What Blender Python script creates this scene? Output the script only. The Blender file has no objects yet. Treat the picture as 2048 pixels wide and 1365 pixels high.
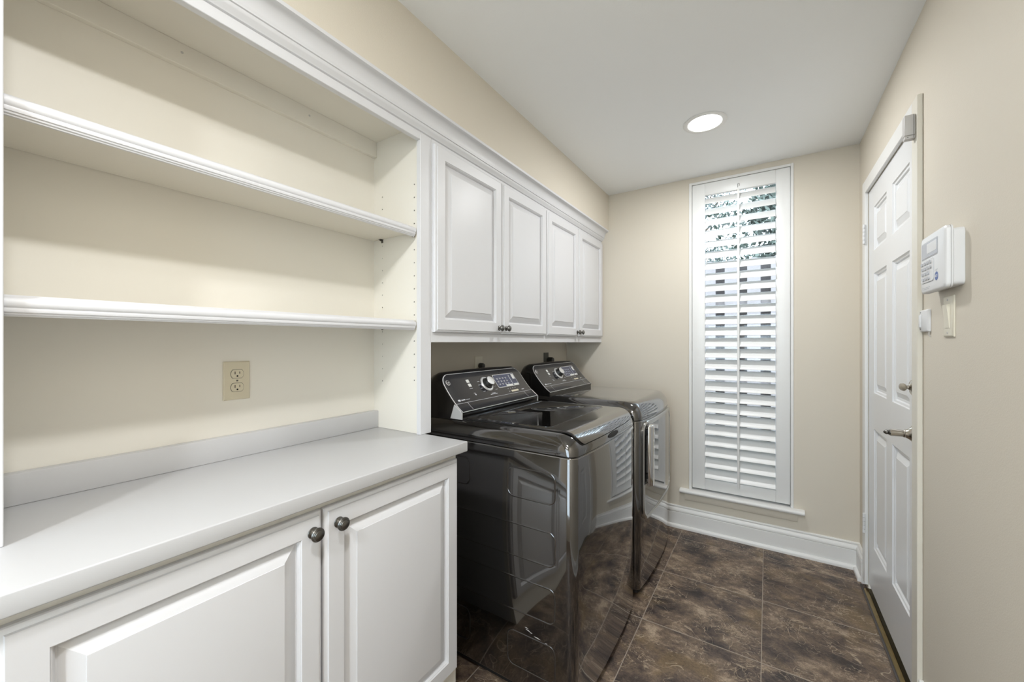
import bpy, bmesh, math, random
from mathutils import Vector, Matrix
random.seed(7)
S = bpy.context.scene
COL = S.collection
R = math.radians

# ------------------------------------------------------------------ camera, sky, exposure
cam_d = bpy.data.cameras.new('camera'); cam = bpy.data.objects.new('camera', cam_d); COL.objects.link(cam)
cam_d.sensor_fit = 'HORIZONTAL'; cam_d.sensor_width = 36.0
cam_d.lens = 790.0 / 2048.0 * 36.0
cam_d.shift_y = 2.8 / 2048.0
cam_d.clip_start = 0.02
cam.location = (0, 0, 1.30)
cam.rotation_euler = (R(90), 0, R(32.8706))
S.camera = cam
S.view_settings.view_transform = 'Standard'; S.view_settings.look = 'None'
S.view_settings.gamma = 1.0; S.view_settings.use_curve_mapping = False
S.view_settings.exposure = 0.74
W = bpy.data.worlds.new('sky'); S.world = W; W.use_nodes = True
W.node_tree.nodes['Background'].inputs['Color'].default_value = (0.74, 0.87, 1.0, 1)
W.node_tree.nodes['Background'].inputs['Strength'].default_value = 4.2
LIGHT_W = (7.0, 11.0, 14.5)     # recessed downlights: before the window, over the camera, added fill behind it
LIGHT_COL = (0.98, 0.99, 1.0)

# ------------------------------------------------------------------ room dimensions (metres)
XL, XR, YB, YF, H = -1.391, 0.445, 2.981, -1.55, 2.44
SOFX, SOFZ = -1.033, 2.167         # soffit above the cabinets
FX = -1.090                        # face frame plane of bookcase and wall cabinets
TH = 0.12

# ------------------------------------------------------------------ materials
def srgb(r, g, b):
    f = lambda c: (c/255/12.92 if c/255 <= .04045 else ((c/255+.055)/1.055)**2.4)
    return (f(r), f(g), f(b), 1)
MATS = {}
def mat(name, col, rough=.5, metal=0., spec=.5, coat=0., bump=0., bscale=200., vary=0., vscale=3., coat_rough=.03, trans=0., ior=1.5):
    m = bpy.data.materials.new(name); m.use_nodes = True
    nt = m.node_tree; b = nt.nodes['Principled BSDF']
    b.inputs['Base Color'].default_value = col
    b.inputs['Roughness'].default_value = rough
    b.inputs['Metallic'].default_value = metal
    b.inputs['Specular IOR Level'].default_value = spec
    b.inputs['Coat Weight'].default_value = coat
    b.inputs['Coat Roughness'].default_value = coat_rough
    b.inputs['Transmission Weight'].default_value = trans
    b.inputs['IOR'].default_value = ior
    tc = nt.nodes.new('ShaderNodeTexCoord')
    if vary:
        n = nt.nodes.new('ShaderNodeTexNoise'); n.inputs['Scale'].default_value = vscale; n.inputs['Detail'].default_value = 3
        nt.links.new(tc.outputs['Object'], n.inputs['Vector'])
        mx = nt.nodes.new('ShaderNodeMixRGB'); mx.blend_type = 'MULTIPLY'; mx.inputs[0].default_value = 1
        mx.inputs[1].default_value = col
        r = nt.nodes.new('ShaderNodeMapRange'); r.inputs['To Min'].default_value = 1-vary; r.inputs['To Max'].default_value = 1.0
        nt.links.new(n.outputs['Fac'], r.inputs['Value']); nt.links.new(r.outputs['Result'], mx.inputs[2])
        nt.links.new(mx.outputs[0], b.inputs['Base Color'])
    if bump:
        n2 = nt.nodes.new('ShaderNodeTexNoise'); n2.inputs['Scale'].default_value = bscale; n2.inputs['Detail'].default_value = 2
        nt.links.new(tc.outputs['Object'], n2.inputs['Vector'])
        bp = nt.nodes.new('ShaderNodeBump'); bp.inputs['Strength'].default_value = bump; bp.inputs['Distance'].default_value = .001
        nt.links.new(n2.outputs['Fac'], bp.inputs['Height']); nt.links.new(bp.outputs['Normal'], b.inputs['Normal'])
    MATS[name] = m
    return m
mat('wall_paint', srgb(219, 211, 196), .65, bump=.35, bscale=260, vary=.03, vscale=1.5, spec=.3)
mat('ceiling_paint', srgb(244, 245, 244), .8, bump=.3, bscale=180, spec=.2)
mat('cabinet_white', srgb(219, 219, 221), .42, bump=.05, bscale=90, vary=.015)
mat('cabinet_cream', srgb(233, 229, 219), .45, bump=.1, bscale=150, vary=.02, spec=.35)
mat('counter_white', srgb(194, 194, 195), .38, bump=.04, bscale=300, vary=.012)
mat('trim_white', srgb(233, 232, 229), .35, bump=.06, bscale=60, vary=.02)
mat('door_white', srgb(230, 231, 232), .25, bump=.08, bscale=40, vary=.02)
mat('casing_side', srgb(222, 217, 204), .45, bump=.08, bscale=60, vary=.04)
mat('shutter_white', srgb(238, 238, 236), .35, vary=.01)
mat('pewter', srgb(120, 118, 114), .3, 1.0, vary=.25, vscale=60)
mat('nickel', srgb(190, 184, 174), .22, 1.0, vary=.1, vscale=40)
mat('chrome', srgb(214, 214, 214), .08, 1.0, vary=.04, vscale=30)
mat('silver_trim', srgb(185, 184, 180), .22, 1.0, vary=.05, vscale=30)
mat('brass', srgb(168, 146, 100), .28, 1.0, vary=.5, vscale=30)
mat('shadow_olive', srgb(84, 72, 44), .4, 1.0, vary=.4, vscale=30)  # dark olive tone of the shadow beneath the door
mat('almond_plastic', srgb(214, 205, 181), .4, vary=.03, vscale=8)
mat('ivory_plastic', srgb(228, 222, 204), .4, vary=.03, vscale=8)
mat('white_plastic', srgb(226, 226, 226), .4, vary=.02, vscale=8)
mat('grey_plastic', srgb(196, 193, 190), .45, vary=.03, vscale=12)
mat('dark_plastic', srgb(46, 46, 44), .4, vary=.1, vscale=30)
mat('dark_slot', srgb(14, 12, 10), .7, vary=.05)
mat('outlet_grey', srgb(92, 92, 84), .45, vary=.05, vscale=20)
mat('lcd_grey', srgb(178, 181, 190), .2, vary=.05, vscale=20)
mat('badge_blue', srgb(60, 92, 160), .4, vary=.05)
mat('key_grey', srgb(192, 193, 196), .5, vary=.05)
mat('graphite', srgb(78, 76, 75), .11, .95, coat=1.0, coat_rough=.02, vary=.06, vscale=900); MATS['graphite'].node_tree.nodes['Principled BSDF'].inputs['Coat IOR'].default_value = 1.75
mat('graphite_dark', srgb(58, 56, 55), .2, .8, coat=.5, vary=.06, vscale=500)
mat('panel_charcoal', srgb(52, 52, 56), .16, .35, coat=.4, vary=.05, vscale=300)
mat('lid_glass', srgb(24, 23, 22), .03, 0., spec=.8, coat=1.0, vary=.05)
mat('door_gloss', srgb(122, 118, 114), .035, 1.0, coat=.4, vary=.02)
mat('satin_silver', srgb(228, 228, 228), .3, .45, vary=.04, vscale=40)
mat('lcd_dark', srgb(44, 58, 96), .12, coat=.5, vary=.3, vscale=90)
mat('print_white', srgb(205, 206, 210), .5, vary=.05)
mat('button_white', srgb(222, 222, 218), .35, vary=.05)
mat('grout', srgb(166, 154, 140), .85, bump=.3, vary=.2, vscale=30)
mat('fence_wood_shaded', srgb(84, 78, 78), .9, bump=.4, bscale=40, vary=.3, vscale=6)  # back pickets: shade of the fence gaps put into the colour
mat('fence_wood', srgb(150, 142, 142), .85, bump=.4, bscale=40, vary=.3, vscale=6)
mat('bark', srgb(95, 80, 66), .9, bump=.5, bscale=30, vary=.4, vscale=10)
mat('leaf', srgb(104, 114, 104), .6, vary=.5, vscale=5)
mat('leaf_dark', srgb(80, 90, 84), .6, vary=.5, vscale=5)
mat('lawn', srgb(96, 104, 70), .95, bump=.5, bscale=60, vary=.4, vscale=4)
mat('concrete', srgb(205, 202, 196), .9, bump=.3, vary=.12)
mat('siding', srgb(190, 180, 165), .8, vary=.1)
mat('caulk', srgb(80, 74, 70), .7, vary=.4, vscale=20)
mat('rubber', srgb(30, 30, 30), .8, vary=.1)

def glass_mat():
    m = bpy.data.materials.new('window_glass'); m.use_nodes = True; nt = m.node_tree; nt.nodes.clear()
    o = nt.nodes.new('ShaderNodeOutputMaterial'); mx = nt.nodes.new('ShaderNodeMixShader')
    t = nt.nodes.new('ShaderNodeBsdfTransparent'); t.inputs[0].default_value = (.95, .97, .97, 1)
    g = nt.nodes.new('ShaderNodeBsdfGlossy'); g.inputs['Roughness'].default_value = .02
    fr = nt.nodes.new('ShaderNodeFresnel'); fr.inputs[0].default_value = 1.45
    nt.links.new(fr.outputs[0], mx.inputs[0]); nt.links.new(t.outputs[0], mx.inputs[1]); nt.links.new(g.outputs[0], mx.inputs[2])
    nt.links.new(mx.outputs[0], o.inputs[0]); MATS['window_glass'] = m
glass_mat()
def emis_mat(name, col, s):
    m = bpy.data.materials.new(name); m.use_nodes = True; nt = m.node_tree
    b = nt.nodes['Principled BSDF']; b.inputs['Base Color'].default_value = (*col, 1)
    b.inputs['Emission Color'].default_value = (*col, 1); b.inputs['Emission Strength'].default_value = s
    MATS[name] = m
emis_mat('lamp_lens', (1, .98, .95), 6.0)

def tile_mat():
    m = bpy.data.materials.new('slate_tile'); m.use_nodes = True; nt = m.node_tree; N = nt.nodes.new; L = nt.links.new
    b = nt.nodes['Principled BSDF']
    tc = N('ShaderNodeTexCoord'); oi = N('ShaderNodeObjectInfo')
    mul = N('ShaderNodeMath'); mul.operation = 'MULTIPLY'; mul.inputs[1].default_value = 37.0; L(oi.outputs['Random'], mul.inputs[0])
    cmb = N('ShaderNodeCombineXYZ'); L(mul.outputs[0], cmb.inputs[0]); L(mul.outputs[0], cmb.inputs[1]); L(mul.outputs[0], cmb.inputs[2])
    add = N('ShaderNodeVectorMath'); add.operation = 'ADD'; L(tc.outputs['Object'], add.inputs[0]); L(cmb.outputs[0], add.inputs[1])
    st = N('ShaderNodeMapping'); st.inputs['Scale'].default_value = (1.0, 1.3, 1.0); st.inputs['Rotation'].default_value = (0, 0, .35); L(add.outputs[0], st.inputs['Vector'])
    vec = st.outputs[0]
    def noise(sc, det, rough=.55, dist=0.):
        n = N('ShaderNodeTexNoise'); n.inputs['Scale'].default_value = sc; n.inputs['Detail'].default_value = det
        n.inputs['Roughness'].default_value = rough; n.inputs['Distortion'].default_value = dist; L(vec, n.inputs['Vector']); return n.outputs['Fac']
    big = noise(7.5, 10, .72, .2)
    cr = N('ShaderNodeValToRGB'); L(big, cr.inputs[0])
    e = cr.color_ramp.elements; e[0].position = .36; e[0].color = srgb(52, 45, 43); e[1].position = .66; e[1].color = srgb(166, 147, 126)
    x = e.new(.45); x.color = srgb(84, 71, 63); x = e.new(.55); x.color = srgb(114, 97, 82)
    # ochre and grey-violet patches
    och = noise(4.2, 3, .5, .3); rr = N('ShaderNodeMapRange'); rr.inputs['From Min'].default_value = .56; rr.inputs['From Max'].default_value = .70; L(och, rr.inputs['Value'])
    rs = N('ShaderNodeMath'); rs.operation = 'MULTIPLY'; rs.inputs[1].default_value = .55; L(rr.outputs['Result'], rs.inputs[0])
    m1 = N('ShaderNodeMixRGB'); m1.inputs[2].default_value = srgb(122, 101, 70); L(rs.outputs[0], m1.inputs[0]); L(cr.outputs[0], m1.inputs[1])
    # fine dark and light speckle
    fine = noise(130, 6, .8); fr = N('ShaderNodeMapRange'); fr.inputs['From Min'].default_value = .3; fr.inputs['From Max'].default_value = .7
    fr.inputs['To Min'].default_value = .40; fr.inputs['To Max'].default_value = 1.6; L(fine, fr.inputs['Value'])
    m2 = N('ShaderNodeMixRGB'); m2.blend_type = 'MULTIPLY'; m2.inputs[0].default_value = .9; L(m1.outputs[0], m2.inputs[1]); L(fr.outputs['Result'], m2.inputs[2])
    # ridge lines of the cleft face
    def ridge(sc, det, dist, width, msc, lo, hi):
        v = noise(sc, det, .5, dist); s_ = N('ShaderNodeMath'); s_.operation = 'SUBTRACT'; s_.inputs[1].default_value = .5; L(v, s_.inputs[0])
        a = N('ShaderNodeMath'); a.operation = 'ABSOLUTE'; L(s_.outputs[0], a.inputs[0])
        r = N('ShaderNodeMapRange'); r.inputs['From Min'].default_value = 0; r.inputs['From Max'].default_value = width; r.inputs['To Min'].default_value = 1; r.inputs['To Max'].default_value = 0; L(a.outputs[0], r.inputs['Value'])
        k = noise(msc, 2); k2 = N('ShaderNodeMapRange'); k2.inputs['From Min'].default_value = lo; k2.inputs['From Max'].default_value = hi; L(k, k2.inputs['Value'])
        q = N('ShaderNodeMath'); q.operation = 'MULTIPLY'; L(r.outputs['Result'], q.inputs[0]); L(k2.outputs['Result'], q.inputs[1]); return q.outputs[0]
    r1 = ridge(5, 2.5, 1.9, .008, 4, .42, .52); r2 = ridge(15, 3, 1.8, .020, 6, .50, .58)
    mxm = N('ShaderNodeMath'); mxm.operation = 'MAXIMUM'; L(r1, mxm.inputs[0]); L(r2, mxm.inputs[1])
    sc_ = N('ShaderNodeMath'); sc_.operation = 'MULTIPLY'; sc_.inputs[1].default_value = .8; L(mxm.outputs[0], sc_.inputs[0])
    m3 = N('ShaderNodeMixRGB'); m3.inputs[2].default_value = srgb(184, 166, 142); L(sc_.outputs[0], m3.inputs[0]); L(m2.outputs[0], m3.inputs[1])
    L(m3.outputs[0], b.inputs['Base Color'])
    b.inputs['Roughness'].default_value = .42; b.inputs['Specular IOR Level'].default_value = .4
    hs = N('ShaderNodeMath'); hs.operation = 'ADD'; L(big, hs.inputs[0]); L(mxm.outputs[0], hs.inputs[1])
    h2 = N('ShaderNodeMath'); h2.operation = 'MULTIPLY_ADD'; h2.inputs[1].default_value = .5; L(fine, h2.inputs[0]); L(hs.outputs[0], h2.inputs[2])
    bp = N('ShaderNodeBump'); bp.inputs['Strength'].default_value = .5; bp.inputs['Distance'].default_value = .003; L(h2.outputs[0], bp.inputs['Height']); L(bp.outputs['Normal'], b.inputs['Normal'])
    MATS['slate_tile'] = m
tile_mat()

# ------------------------------------------------------------------ mesh helpers
class MB:
    def __init__(s): s.v = []; s.f = []
    def add(s, vs, fs):
        o = len(s.v); s.v += [tuple(p) for p in vs]; s.f += [tuple(i+o for i in f) for f in fs]; return s
    def box(s, x0, x1, y0, y1, z0, z1, bev=0., seg=2):
        x0, x1 = min(x0, x1), max(x0, x1); y0, y1 = min(y0, y1), max(y0, y1); z0, z1 = min(z0, z1), max(z0, z1)
        if bev:
            bm = bmesh.new(); bmesh.ops.create_cube(bm, size=1)
            for v in bm.verts: v.co = Vector(((x0+x1)/2+v.co.x*(x1-x0), (y0+y1)/2+v.co.y*(y1-y0), (z0+z1)/2+v.co.z*(z1-z0)))
            bmesh.ops.bevel(bm, geom=bm.edges[:], offset=bev, segments=seg, affect='EDGES', profile=.5)
            bm.verts.index_update()
            s.add([v.co[:] for v in bm.verts], [[v.index for v in f.verts] for f in bm.faces]); bm.free(); return s
        return s.add([(x0,y0,z0),(x1,y0,z0),(x1,y1,z0),(x0,y1,z0),(x0,y0,z1),(x1,y0,z1),(x1,y1,z1),(x0,y1,z1)],
                     [(0,3,2,1),(4,5,6,7),(0,1,5,4),(1,2,6,5),(2,3,7,6),(3,0,4,7)])
    def loops(s, ls, cap0=True, cap1=True, closed=True):
        n = len(ls[0]); vs = [p for l in ls for p in l]; fs = []
        for k in range(len(ls)-1):
            for i in range(n if closed else n-1):
                j = (i+1) % n; fs.append((k*n+i, k*n+j, (k+1)*n+j, (k+1)*n+i))
        if cap0: fs.append(tuple(range(n-1, -1, -1)))
        if cap1: fs.append(tuple((len(ls)-1)*n+i for i in range(n)))
        return s.add(vs, fs)
    def lathe(s, prof, c, ax, n=28, cap0=True, cap1=True):
        ax = Vector(ax).normalized(); u = ax.orthogonal().normalized(); w = ax.cross(u); c = Vector(c)
        return s.loops([[(c+ax*a+(u*math.cos(t)+w*math.sin(t))*max(r, 1e-5))[:] for t in (2*math.pi*i/n for i in range(n))] for r, a in prof], cap0, cap1)
    def tube(s, pts, r, n=10):
        pts = [Vector(p) for p in pts]; ls = []; prev = None
        for i, p in enumerate(pts):
            d = (pts[min(i+1, len(pts)-1)]-pts[max(i-1, 0)]).normalized()
            u = d.orthogonal().normalized() if prev is None else (prev-d*prev.dot(d)).normalized(); prev = u; w = d.cross(u)
            rr = r[i] if isinstance(r, (list, tuple)) else r
            ls.append([(p+(u*math.cos(t)+w*math.sin(t))*rr)[:] for t in (2*math.pi*k/n for k in range(n))])
        return s.loops(ls)
    def sweep_y(s, prof, y0, y1):      # closed (x, z) profile along y
        return s.loops([[(x, y0, z) for x, z in prof], [(x, y1, z) for x, z in prof]])
    def sweep_x(s, prof, x0, x1):      # closed (y, z) profile along x
        return s.loops([[(x0, y, z) for y, z in prof], [(x1, y, z) for y, z in prof]])
    def rrings(s, y0, y1, z0, z1, lv, cap=True, cap0=False):    # nested rectangles in a plane of constant x: [(inset, x)]
        return s.loops([[(x, y0+i, z0+i), (x, y1-i, z0+i), (x, y1-i, z1-i), (x, y0+i, z1-i)] for i, x in lv], cap0, cap)
    def build(s, name, m, parent=None, org=(0,0,0), smooth=0, loc=None):
        me = bpy.data.meshes.new(name); o = Vector(org)
        me.from_pydata([(Vector(p)-o)[:] for p in s.v], [], s.f)
        bm = bmesh.new(); bm.from_mesh(me); bmesh.ops.recalc_face_normals(bm, faces=bm.faces[:]); bm.to_mesh(me); bm.free()
        me.materials.append(MATS[m])
        if smooth:
            me.polygons.foreach_set('use_smooth', [True]*len(me.polygons)); me.set_sharp_from_angle(angle=R(smooth))
        me.update()
        ob = bpy.data.objects.new(name, me); COL.objects.link(ob)
        if parent is not None:
            ob.parent = parent
            if loc is not None: ob.location = loc
        else: ob.location = loc if loc is not None else o
        return ob

def rrect(a0, a1, b0, b1, r, n=6):
    pts = []
    for cx, cy, st in ((a1-r, b0+r, -90), (a1-r, b1-r, 0), (a0+r, b1-r, 90), (a0+r, b0+r, 180)):
        for k in range(n+1):
            t = R(st+90*k/n); pts.append((cx+r*math.cos(t), cy+r*math.sin(t)))
    return pts
def tag(o, label=None, cat=None, group=None, kind=None):
    if label: o['label'] = label
    if cat: o['category'] = cat
    if group: o['group'] = group
    if kind: o['kind'] = kind
    return o
def thing(name, loc, label=None, cat=None, group=None, kind=None):
    o = bpy.data.objects.new(name, None); o.empty_display_size = .1; COL.objects.link(o); o.location = loc
    return tag(o, label, cat, group, kind)
def struct(o): o['kind'] = 'structure'; return o
def text_part(txt, name, m, size, mw, parent, org, align='CENTER'):
    cu = bpy.data.curves.new('lettering', 'FONT'); cu.body = txt; cu.size = size; cu.align_x = align; cu.align_y = 'CENTER'; cu.extrude = .0002
    t = bpy.data.objects.new('lettering', cu); COL.objects.link(t)
    me = bpy.data.meshes.new_from_object(t); bpy.data.objects.remove(t); bpy.data.curves.remove(cu)
    me.transform(Matrix.Translation(-Vector(org)) @ mw); me.materials.clear(); me.materials.append(MATS[m])
    o = bpy.data.objects.new(name, me); COL.objects.link(o); o.parent = parent; return o

# ------------------------------------------------------------------ room shell
WIN = (-0.452, 0.131, 0.275, 2.400)     # window hole x0, x1, z0, z1
DOOR = (1.945, 2.750, 2.085)            # door hole y0, y1, top
struct(MB().box(XL-.3, XR+.3, YF-.3, YB+TH, -.06, -.0014).build('floor', 'grout'))
floor_o = bpy.data.objects['floor']
struct(MB().box(XL-TH, XR+TH, YF-TH, YB+TH, H, H+.1).build('ceiling', 'ceiling_paint'))
struct(MB().box(XL-TH, XL, YF-TH, YB+TH, 0, H).build('wall_left', 'wall_paint'))
x0, x1, z0, z1 = WIN
b = MB(); b.box(XL, x0, YB, YB+TH, 0, H); b.box(x1, XR+TH, YB, YB+TH, 0, H); b.box(x0, x1, YB, YB+TH, 0, z0); b.box(x0, x1, YB, YB+TH, z1, H)
struct(b.build('wall_back', 'wall_paint'))
b = MB(); b.box(XR, XR+TH, YF-TH, DOOR[0], 0, H); b.box(XR, XR+TH, DOOR[1], YB, 0, H); b.box(XR, XR+TH, DOOR[0], DOOR[1], DOOR[2], H)
struct(b.build('wall_right', 'wall_paint'))
FILL_WIN = (-1.0, .30, .55, 2.18)     # window added in the unseen rear wall to fill the room with daylight
b = MB(); b.box(XL-TH, FILL_WIN[0], YF-TH, YF, 0, H); b.box(FILL_WIN[1], XR+TH, YF-TH, YF, 0, H); b.box(FILL_WIN[0], FILL_WIN[1], YF-TH, YF, 0, FILL_WIN[2]); b.box(FILL_WIN[0], FILL_WIN[1], YF-TH, YF, FILL_WIN[3], H)
struct(b.build('wall_rear', 'wall_paint'))
w2 = thing('added_fill_window', ((FILL_WIN[0]+FILL_WIN[1])/2, YF, FILL_WIN[2]), kind='structure')
b = MB()
for a0, a1, c0, c1 in ((FILL_WIN[0], FILL_WIN[0]+.05, FILL_WIN[2], FILL_WIN[3]), (FILL_WIN[1]-.05, FILL_WIN[1], FILL_WIN[2], FILL_WIN[3]), (FILL_WIN[0]+.05, FILL_WIN[1]-.05, FILL_WIN[2], FILL_WIN[2]+.05), (FILL_WIN[0]+.05, FILL_WIN[1]-.05, FILL_WIN[3]-.05, FILL_WIN[3]), ((FILL_WIN[0]+FILL_WIN[1])/2-.025, (FILL_WIN[0]+FILL_WIN[1])/2+.025, FILL_WIN[2]+.05, FILL_WIN[3]-.05)): b.box(a0, a1, YF-.09, YF-.04, c0, c1)
b.build('window_frame', 'trim_white', w2, w2.location)
for a0, a1 in ((FILL_WIN[0]+.05, (FILL_WIN[0]+FILL_WIN[1])/2-.025), ((FILL_WIN[0]+FILL_WIN[1])/2+.025, FILL_WIN[1]-.05)): MB().box(a0, a1, YF-.067, YF-.063, FILL_WIN[2]+.05, FILL_WIN[3]-.05).build('pane', 'window_glass', w2, w2.location)
struct(MB().box(-8, 8, -14, YF-TH-.02, -.5, -.15).build('added_patio', 'concrete'))  # pale ground added to bounce daylight through the added window onto the ceiling
struct(MB().box(XL, SOFX, YF, YB, SOFZ, H).build('wall_soffit', 'wall_paint'))

# floor tiles, one by one
xs = [XL-.02, -.970, -.495, -.0205, .4545]; ys = [2.355-.46*k for k in range(9, -1, -1)] + [2.815, YB+.01]
g = .0017
for i in range(4):
    for j in range(len(ys)-1):
        a0, a1, c0, c1 = xs[i]+g, xs[i+1]-g, ys[j]+g*1.6, ys[j+1]-g*1.6
        if a0 > .4: continue
        cx, cy = (a0+a1)/2, (c0+c1)/2; z = random.uniform(-.0003, .0002)
        t = MB(); ch = .0015
        t.loops([[(x, y, zz) for x, y in ((a0+k, c0+k), (a1-k, c0+k), (a1-k, c1-k), (a0+k, c1-k))] for k, zz in ((0, -.006), (0, z-ch*.6), (ch, z))])
        t.build('tile', 'slate_tile', floor_o, (cx, cy, 0), loc=(cx, cy, 0))

# baseboards with shoe moulding
BP = [(0, 0), (.018, 0), (.018, .104), (.0145, .107), (.0145, .110), (.0195, .113), (.0195, .119), (.0165, .131), (.011, .137), (.0085, .1385), (.012, .141), (.012, .148), (.009, .152), (0, .152)]
SH = [(.018, 0), (.033, 0)] + [(.018+.015*math.cos(R(a)), .012+.012*math.sin(R(a))) for a in (0, 22, 45, 67, 90)]
bb = MB().sweep_x([(YB-d, z) for d, z in BP], -1.30, XR).build('baseboard_back', 'trim_white', smooth=30); struct(bb)
MB().sweep_x([(YB-d, z) for d, z in SH], -1.30, XR).build('shoe_molding', 'trim_white', bb, smooth=40)
bb = MB().sweep_y([(XR-d, z) for d, z in BP], 2.811, YB-.019).build('baseboard_right', 'trim_white', smooth=30); struct(bb)
MB().sweep_y([(XR-d, z) for d, z in SH], 2.825, YB-.034).build('shoe_molding', 'trim_white', bb, smooth=40)
bb = MB().sweep_y([(XR-d, z) for d, z in BP], YF, 1.884).build('baseboard_right', 'trim_white', smooth=30); struct(bb)
MB().sweep_y([(XR-d, z) for d, z in SH], YF, 1.884).build('shoe_molding', 'trim_white', bb, smooth=40)

# ------------------------------------------------------------------ crown moulding over bookcase and cabinets
cr = [(-1.12, 2.088), (FX+.001, 2.088), (FX+.006, 2.090), (FX+.008, 2.094), (-1.074, 2.101), (-1.071, 2.107), (-1.071, 2.111), (-1.067, 2.112), (-1.067, 2.1165)]
for k in range(9):
    a = R(90*k/8); cr.append((-1.0665+.0285*(1-math.cos(a)), 2.1175+.038*math.sin(a)))
cr += [(-1.0365, 2.1565), (-1.0330, 2.1575), (-1.0325, 2.1675), (-1.12, 2.1675)]
struct(MB().sweep_y(cr, .03, YB).build('trim_1', 'cabinet_white', smooth=35))

# ------------------------------------------------------------------ bookcase
BY0, BY1 = .095, 1.055           # opening
BXB = -1.370                     # front of back panel
bk = thing('bookcase', (-1.2, .57, .952), 'built-in white bookcase with cream interior standing on the white countertop', 'bookcase')
O = bk.location
def part(mb, name, m, parent, smooth=0, org=None): return mb.build(name, m, parent, org if org is not None else (parent.location if parent.parent is None else parent.parent.location), smooth)
b = MB(); fz0, fz1 = .9525, 2.089
b.box(FX-.02, FX, BY1, 1.1115, fz0, fz1, .0012, 1); part(b, 'stile', 'cabinet_white', bk)
b = MB(); b.box(FX-.02, FX, BY0-.06, BY0, fz0, fz1, .0012, 1); part(b, 'stile', 'cabinet_white', bk)
b = MB(); b.box(FX-.02, FX, BY0, BY1, 2.060, fz1, .0012, 1); part(b, 'header_rail', 'cabinet_white', bk)
b = MB(); b.box(XL+.002, FX-.02, 1.066, 1.084, fz0, 2.14); part(b, 'side_panel', 'cabinet_cream', bk)
b = MB(); b.box(XL+.002, FX-.02, BY0-.03, BY0-.012, fz0, 2.14); part(b, 'side_panel', 'cabinet_cream', bk)
b = MB(); b.box(XL+.002, BXB, BY0-.012, 1.066, fz0, 2.124); part(b, 'back_panel', 'cabinet_cream', bk)
b = MB(); b.box(XL+.002, FX-.02, BY0-.012, 1.066, 2.124, 2.14); part(b, 'top_panel', 'cabinet_cream', bk)
b = MB(); b.box(BXB, BXB+.018, BY0-.012, 1.066, 2.062, 2.124, .001, 1); part(b, 'cleat', 'cabinet_cream', bk)
for yy in (.42, .78): part(MB().lathe([(.0035, 0), (.0035, .0006)], (BXB+.018, yy, 2.098), (1, 0, 0), 10), 'nail_mark', 'grey_plastic', bk)
def shelf(z0):
    board = part(MB().box(BXB+.001, -1.1262, BY0-.009, 1.0645, z0+.019, z0+.038, .0008, 1), 'shelf', 'cabinet_cream', bk)
    pr = [(-1.1262, z0+.0385), (-1.1262, z0), (-1.1205, z0), (-1.1195, z0+.003), (-1.1172, z0+.0035), (-1.1160, z0+.007), (-1.1142, z0+.0075), (-1.1130, z0+.011)]
    for k in range(9):
        a = R(-55+145*k/8); pr.append((-1.1185+.0085*math.cos(a), z0+.0235+.0105*math.sin(a)))
    pr += [(-1.122, z0+.0355)]
    MB().sweep_y(pr, BY0-.009, 1.0535).build('nosing', 'cabinet_white', board, bk.location, 30)
shelf(1.700); shelf(1.346)
b = MB()
for xx, zt in ((-1.134, 1.905), (-1.318, 1.893)):
    for k in range(16):
        b.lathe([(.0026, 0), (.0026, .0005)], (xx, 1.0665, zt-.05*k), (0, -1, 0), 10)
        b.lathe([(.0026, 0), (.0026, .0005)], (xx, BY0-.0125, zt-.05*k), (0, 1, 0), 10)
tag(part(b, 'peg_holes', 'dark_slot', bk), kind='stuff')
for sz in (1.719, 1.365):
    for xx in (-1.140, -1.318):
        for yy, sgn in ((1.066, -1), (BY0-.012, 1)):
            b = MB(); b.box(xx-.007, xx+.007, yy, yy+sgn*.014, sz-.0025, sz-.0005, .0005, 1); b.box(xx-.005, xx+.005, yy, yy+sgn*.002, sz-.014, sz-.0005); b.tube([(xx, yy+sgn*.012, sz-.004), (xx, yy, sz-.004)], .0035, 8)
            part(b, 'shelf_pin', 'pewter', bk, 40)

# ------------------------------------------------------------------ countertop
ct = thing('countertop', (-1.13, .52, .917), 'white laminate countertop with low backsplash over the base cabinet', 'countertop')
part(MB().box(XL+.003, -.885, -.07, 1.083, .917, .952, .003, 3), 'top_slab', 'counter_white', ct, 40)
part(MB().box(BXB+.0005, -1.342, BY0-.011, 1.0655, .9522, 1.020, .002, 2), 'backsplash', 'counter_white', ct, 40)

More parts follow.
